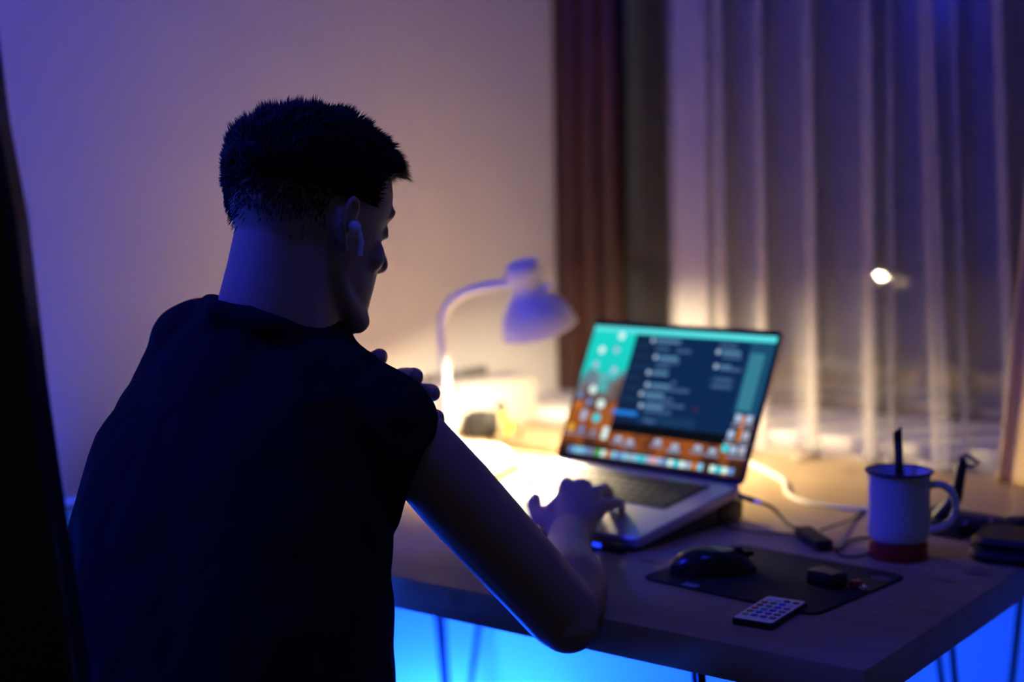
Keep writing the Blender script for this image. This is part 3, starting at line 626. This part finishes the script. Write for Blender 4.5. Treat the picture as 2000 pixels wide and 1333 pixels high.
# right hand: palm and five fingers on the trackpad
iM, mM, rM, pM = Vector((.0700, 1.900, .8180)), Vector((.0905, 1.906, .8185)), Vector((.1075, 1.897, .8090)), Vector((.1190, 1.880, .7960))
palm = [chain([RWR, RWR*.45+iM*.55, iM], [.022, .0165, .0118]), chain([RWR, RWR*.45+mM*.55, mM], [.023, .017, .0118]), chain([RWR+Vector((.006, 0, 0)), RWR*.45+rM*.55, rM], [.022, .0165, .0112]), chain([RWR+Vector((.010, 0, -.002)), RWR*.45+pM*.55, pM], [.020, .0160, .0105]),
        chain([RWR+Vector((-.008, .01, 0)), (.046, 1.850, .785), (.058, 1.880, .800)], [.020, .017, .012])]
fing = [chain([iM, (.0725, 1.944, .8150), (.0760, 1.968, .797), (.0770, 1.978, .7790)], [.0112, .0098, .0088, .0076]),
        chain([mM, (.1000, 1.950, .8090), (.1060, 1.973, .792), (.1080, 1.980, .7770)], [.0112, .0100, .0088, .0078]),
        chain([rM, (.1235, 1.930, .8075), (.1310, 1.955, .797), (.1345, 1.968, .7790)], [.0108, .0095, .0086, .0076]),
        chain([pM, (.1370, 1.910, .7930), (.1455, 1.935, .787), (.1490, 1.950, .7740)], [.0098, .0084, .0078, .0070]),
        chain([(.046, 1.845, .784), (.0315, 1.868, .7880), (.0255, 1.890, .7965), (.0285, 1.908, .8010)], [.0165, .0120, .0108, .0085])]
# left arm across the chest, hand gripping the right shoulder
la = (LEL-LSH); lf = (LWR-LEL)
larm = [chain([LSH, LSH+la*.5, LEL], [.042, .045, .038], 20), chain([LEL, LEL+lf*.3, LWR], [.038, .038, .025], 20)]
LI, LM, LR_, LP = Vector((-.1430, 1.505, 1.0430)), Vector((-.1040, 1.510, 1.0200)), Vector((-.0860, 1.510, 1.0020)), Vector((-.0812, 1.502, .9745))
LK = [Vector((-.190, 1.575, 1.005)), Vector((-.172, 1.578, .990)), Vector((-.158, 1.576, .972)), Vector((-.150, 1.570, .953))]
for k, tip in zip(LK, (LI, LM, LR_, LP)):
    larm.append(chain([LWR, (LWR+k)/2, k], [.024, .018, .012]))
    mid = k*.45+tip*.55+Vector((.012, .028, .008)); larm.append(chain([k, mid, tip*.8+mid*.2+Vector((.002, .004, .001)), tip], [.0115, .0105, .0098, .0088]))
larm.append(chain([LWR, (-.212, 1.575, .985), (-.202, 1.575, 1.015), (-.188, 1.570, 1.030)], [.020, .014, .012, .009]))
chest = [ellipsoid(uvz(-.56, -.26, .94), (.12, .07, .11), Matrix.Rotation(TH, 3, 'Z'))]
# trousers hide the legs; a core keeps the body in one piece
core = [chain([uvz(-.56, -.27, 1.0), uvz(-.52, -.37, .75), uvz(-.51, -.40, .56)], [.10, .11, .12], 20), chain([uvz(-.56, -.26, .97), LSH], [.06, .036]), chain([uvz(-.56, -.26, .97), RSH], [.06, .034])]
person = fused('person', join(*headw, *neck, *arm, *palm, *fing, *larm, *chest, *core), SKIN, .0030, 7)
tag(person, 'man in black T-shirt seen from behind, one hand on laptop, other on his shoulder', 'person')
# t-shirt
def ring(cu_, cv_, z, hu, hv_, n=40): return [uvz(cu_+hu*math.copysign(abs(math.cos(a))**.85, math.cos(a)), cv_+hv_*math.copysign(abs(math.sin(a))**.9, math.sin(a)), z) for a in [2*math.pi*i/n for i in range(n)]]
tor = loft([ring(-.505, -.40, .50, .180, .150), ring(-.505, -.395, .62, .183, .148), ring(-.510, -.385, .74, .184, .142), ring(-.525, -.365, .82, .184, .136), ring(-.545, -.335, .90, .178, .130), ring(-.557, -.305, .97, .165, .120), ring(-.560, -.280, 1.02, .150, .105), ring(-.560, -.268, 1.055, .115, .085), ring(-.560, -.262, 1.085, .080, .070)])
SHEM = RSH+rd*.56; ex = rd.normalized()
hemn = Vector((.55, .10, -.83)).normalized()
sl_pts = [RSH, RSH+rd*.25, RSH+rd*.47]
def sleeve(P, R, n=32, nrm=None):
    """soft open-ended sleeve ending in a flat hem"""
    rings_ = []; t = (P[-1]-P[0]).normalized(); nx = t.orthogonal().normalized(); ny = t.cross(nx)
    for p, r_ in zip(P, R): rings_.append([p+(nx*math.cos(2*math.pi*i/n)+ny*math.sin(2*math.pi*i/n))*r_ for i in range(n)])
    return loft(rings_)
def hem_sleeve(n=32):
    R_ = []
    for c, e1, a_, b_ in ((Vector((-.150, 1.425, .990)), Vector((.30, 0, -.95)), .050, .052), (Vector((-.120, 1.425, .968)), Vector((.0, 0, -1)), .056, .056), (Vector((-.1005, 1.428, .9335)), Vector((-.375, 0, -.927)), .060, .058)):
        R_.append([c+e1.normalized()*a_*math.cos(2*math.pi*i/n)+Vector((0, 1, 0))*b_*math.sin(2*math.pi*i/n) for i in range(n)])
    return loft(R_)
shirt = [tor, ellipsoid(RSH, (.050, .052, .050)), hem_sleeve(),
         ellipsoid(LSH, (.062, .062, .060)), chain([LSH, (-.372, 1.55, .97), (-.368, 1.50, .90)], [.056, .066, .070], 20), sleeve([LSH, LSH+la*.35, LSH+la*.62], [.060, .070, .074]),
         chain([uvz(-.56, -.275, 1.055), LSH+Vector((.01, 0, .0))], [.062, .058], 20), chain([uvz(-.545, -.275, 1.045), RSH+Vector((-.012, .0, .004))], [.060, .052], 20),
         chain([uvz(-.56, -.28, 1.00), uvz(-.53, -.37, .86)], [.11, .11], 20),
         chain([(-.215, 1.455, 1.040), (-.170, 1.435, 1.020), (-.116, 1.42, .983)], [.048, .045, .040], 20), chain([(-.225, 1.50, 1.035), (-.175, 1.475, 1.012), (-.122, 1.45, .985)], [.045, .042, .038], 20),
         chain([C7+Vector((-.055, .03, .005)), C7+Vector((-.035, -.03, .004)), C7+Vector((.02, -.045, -.010)), C7+Vector((.075, -.01, -.030)), C7+Vector((.11, .03, -.058))], [.016, .016, .016, .015, .014])]
def wr_(co):
    return .0045*noise.noise(co*14)+.0025*noise.noise(Vector((co.x*40, co.y*40, co.z*22)))
ts = fused('t_shirt', join(*shirt), SHIRT, .005, 6, person, wr_); tag(ts, 'loose black cotton T-shirt')
# trousers and shoes
tro = [ellipsoid(uvz(-.51, -.41, .55), (.175, .15, .10), Matrix.Rotation(TH, 3, 'Z'))]
for du, kn_v in ((-.10, .19), (.10, .16)):
    hip, knee, ank = uvz(-.51+du, -.36, .545), uvz(-.51+du*(3.2 if du < 0 else 2.3), kn_v-(.06 if du < 0 else 0), .475 if du < 0 else .49), uvz(-.51+du*2.2, kn_v-.04, .11)
    tro += [chain([hip, (hip+knee)/2, knee], [.095, .080, .062], 20), chain([knee, (knee+ank)/2, ank], [.062, .062, .050], 20)]
tr_ = fused('trousers', join(*tro), TROUS, .008, 6, person, lambda c: .004*noise.noise(c*12)); tag(tr_, 'dark blue trousers')
for du, kv in ((-.10, .19), (.10, .16)):
    an = uvz(-.51+du*2.2, kv-.04, 0); Rs = Matrix.Translation(an) @ Matrix.Rotation(TH, 4, 'Z')
    so_ = fused('shoe', join(*[xf(p, Rs) for p in (ellipsoid((0, .06, .035), (.048, .13, .034)), ellipsoid((0, -.02, .055), (.042, .055, .052)), ellipsoid((0, .03, .018), (.046, .145, .016)))]), BLACKM, .006, 3, person)
# eyes, brows
for s in (1, -1):
    ob('eyebrow', xf(chain([(s*.014, .1045, .139), (s*.030, .0985, .1435), (s*.046, .082, .141)], [.0035, .004, .0028], 8), HM), HAIRM, person)
    ob('eye', xf(ellipsoid((s*.031, .0850, .1145), (.0095, .0090, .0070)), HM), mat('eye_white', (.6, .58, .55), .2), person)
# hair: close-cropped sides and a longer brushed-up top
def scalp(a, z):
    p = hpt(a, z); y = p.y
    hairline = .118 if y < -.02 and False else None
    if y > .03: return z > .172+.22*max(0, y-.045)
    if y > -.03: return z > .135
    return z > .068+.4*max(0, y+.070)
cap = []
na, zz = 72, [.142+.00166*i for i in range(50)]
V_, F_, ix = [], [], {}
def topness(p): return max(0, min(1, (p.z-.115)/.085))
for j, z in enumerate(zz):
    for i in range(na):
        a = 2*math.pi*i/na
        if scalp(a, min(z, .2234)):
            p = hpt(a, min(z, .2234)); ix[(i, j)] = len(V_); V_.append(p+hnorm(p)*(.0015+.009*topness(p)))
for (i, j) in list(ix):
    q = [(i, j), ((i+1) % na, j), ((i+1) % na, j+1), (i, j+1)]
    if all(k in ix for k in q): F_.append(tuple(ix[k] for k in q))
hair = ob('hair', xf((V_, F_), HM), HAIRM, person, angle=180); tag(hair, 'short dark hair, cropped at the sides and spiky on top')
so2 = hair.modifiers.new('s', 'SOLIDIFY'); so2.thickness = .006; so2.offset = -1
SV, SF = [], []
rng = random.Random(3)
def strand(p, d, L_, bend, wd):
    d = d.normalized(); sd = d.orthogonal().normalized(); sd = Matrix.Rotation(rng.uniform(0, 6.3), 3, d) @ sd; td = d.cross(sd)
    k0 = len(SV); seg = 3
    for i in range(seg):
        t = i/seg; c = p+d*L_*t+bend*L_*t*t; w_ = wd*(1-t*.75)
        for q in range(3): SV.append(c+(sd*math.cos(q*2.094)+td*math.sin(q*2.094))*w_)
    SV.append(p+d*L_+bend*L_)
    for i in range(seg-1):
        for q in range(3): SF.append((k0+i*3+q, k0+i*3+(q+1) % 3, k0+i*3+3+(q+1) % 3, k0+i*3+3+q))
    for q in range(3): SF.append((k0+(seg-1)*3+q, k0+(seg-1)*3+(q+1) % 3, k0+seg*3))
cnt = 0
while cnt < 13000:
    z = rng.uniform(.05, .2234); a = rng.uniform(0, 2*math.pi)
    if z > .2 and rng.random() > .8: continue
    if not scalp(a, z): continue
    p = hpt(a, z); nn = hnorm(p); t = topness(p)
    q = max(0, min(1, (t-.05)/.45)); q = q*q*(3-2*q)
    if q < .35 and rng.random() < .05+.93*max(0, min(1, (.150-z)/(.055 if p.y < -.02 else .085))): continue
    fr_ = max(0, (p.y-.01)/.08); clump = noise.noise(p*70)
    side = nn*.22+Vector((rng.uniform(-.2, .2), -.12, -.60))
    topd = nn*.85+Vector((.10, 0.30+.50*fr_, .35))+Vector((noise.noise(p*60+Vector((5, 0, 0)))*.55, noise.noise(p*60+Vector((0, 7, 0)))*.45, 0))
    L_ = (.006*(1-q)+q*(.008+.013*t+.008*fr_*t)*(1+.45*clump))*rng.uniform(.75, 1.1)
    strand(p+nn*(.001+.002*q), side.lerp(topd, q), L_, Vector((0, .25*fr_, -.55*fr_))*q+Vector((0, 0, -.15*(1-q))), .0008+.0004*q)
    cnt += 1
hs = ob('hair_strands', xf((SV, SF), HM), HAIRM, person, angle=180); tag(hs, 'fine spiky strands of hair', kind='stuff')
# wireless earbud in the right ear
eb = empty('wireless_earbud', HM @ Vector((.0815, -.004, .100)), 0, label='white wireless earbud in the right ear of the man', cat='earbud')
eb.rotation_euler = (Rh.to_euler()); eb.scale = (.86, .86, .86)
ob('bud', ellipsoid((.003, .0, .003), (.0075, .0085, .009)), WHITEP, eb); ob('stem', tube([(.006, .003, .002), (.0075, .010, -.012), (.006, .012, -.028)], [.0040, .0036, .0034], 12), WHITEP, eb)
# stool under the man
stl = empty('stool', W(-.51, -.42, 0), TH, label='black round stool the man sits on, below the frame', cat='stool')
ob('seat', lathe([(.01, .415), (.17, .415), (.185, .425), (.185, .445), (.17, .458), (.01, .460)], 40), LEA, stl)
for sx_, sy_ in ((1, 1), (1, -1), (-1, 1), (-1, -1)): ob('leg', tube([(sx_*.10, sy_*.10, .415), (sx_*.16, sy_*.16, .0)], .012, 10), BLACKS, stl)
# tall dark panel leaning in the left foreground
pnl = empty('leaning_panel', (0, 0, 0), 0, label='tall black panel with a curved edge leaning at the left of the picture', cat='panel')
pnl.location = (-.589, 1.12, 0)
edge = [(-0.0279, 1.714), (0.1074, 1.574), (0.1689, 1.4527), (0.1829, 1.3873), (0.1917, 1.2753), (0.202, 1.2007), (0.2115, 1.0607), (0.2222, 0.9487), (0.2334, 0.8273), (0.2446, 0.6407), (0.2521, 0.3607), (0.2539, 0.012)]
pts = edge+[(-.25, .012), (-.33, 1.0), (-.28, 1.75)]; k = len(pts)
pv = [(x, .0+(.028 if b else 0), z) for b in (0, 1) for x, z in pts]
ob('board', (pv, [tuple(range(k)), tuple(range(2*k-1, k-1, -1))]+[(i, (i+1) % k, k+(i+1) % k, k+i) for i in range(k)]), BLACKP, pnl, smooth=False)
ob('edge_trim', tube([(x-.004, -.002, z) for x, z in edge[2:10]], .0035, 8), mat('dark_trim', (.02, .02, .02), .25), pnl)

# ================================================================== ADDED BLUE LAMPS OUTSIDE THE FRAME, UNSEEN
fl_ = empty('added_globe_lamp', (-1.149, 1.38, 0), 0, label='added blue globe light on a made-up floor stand, unseen left of the frame', cat='lamp')  # unseen blue source for lampshade, wall and head; its lamp form is invented
ob('base', lathe([(.002, 0), (.14, 0), (.14, .012), (.12, .018), (.002, .020)], 32), BLACKS, fl_); ob('pole', tube([(0, 0, .018), (0, 0, 1.91)], .011, 12), BLACKS, fl_)
ob('socket', lathe([(.002, 1.90), (.03, 1.90), (.045, 1.92), (.045, 1.942), (.002, 1.942)], 24), BLACKS, fl_)
ob('globe', ellipsoid((0, 0, 2.05), (.105, .105, .105), None, 24, 14), emis('globe_light', BLUE2, GLOBE), fl_)
ar_ = empty('added_arc_lamp', (1.12, .28, 0), 0, label='added overhead blue light on a made-up arc stand above the desk, unseen', cat='lamp')  # overhead blue light added for the desk front; the arc stand is made up
ob('base', lathe([(.002, 0), (.16, 0), (.16, .02), (.14, .028), (.002, .030)], 32), BLACKS, ar_)
ob('arc_pole', tube(spline([(0, 0, .028), (0, 0, 1.2), (-.05, .05, 1.9), (-.30, .25, 2.45), (-.65, .55, 2.62), (-.92, .78, 2.60), (-1.0, .85, 2.545)], 6), .012, 12), BLACKS, ar_)
ob('socket', lathe([(.002, 2.50), (.022, 2.50), (.028, 2.52), (.022, 2.55), (.002, 2.55)], 24), BLACKS, ar_, loc=(-1.0, .85, 0))
ob('bulb', ellipsoid((-1.0, .85, 2.42), (.085, .085, .085), None, 24, 14), emis('arc_light', BLUE2, ARC), ar_)
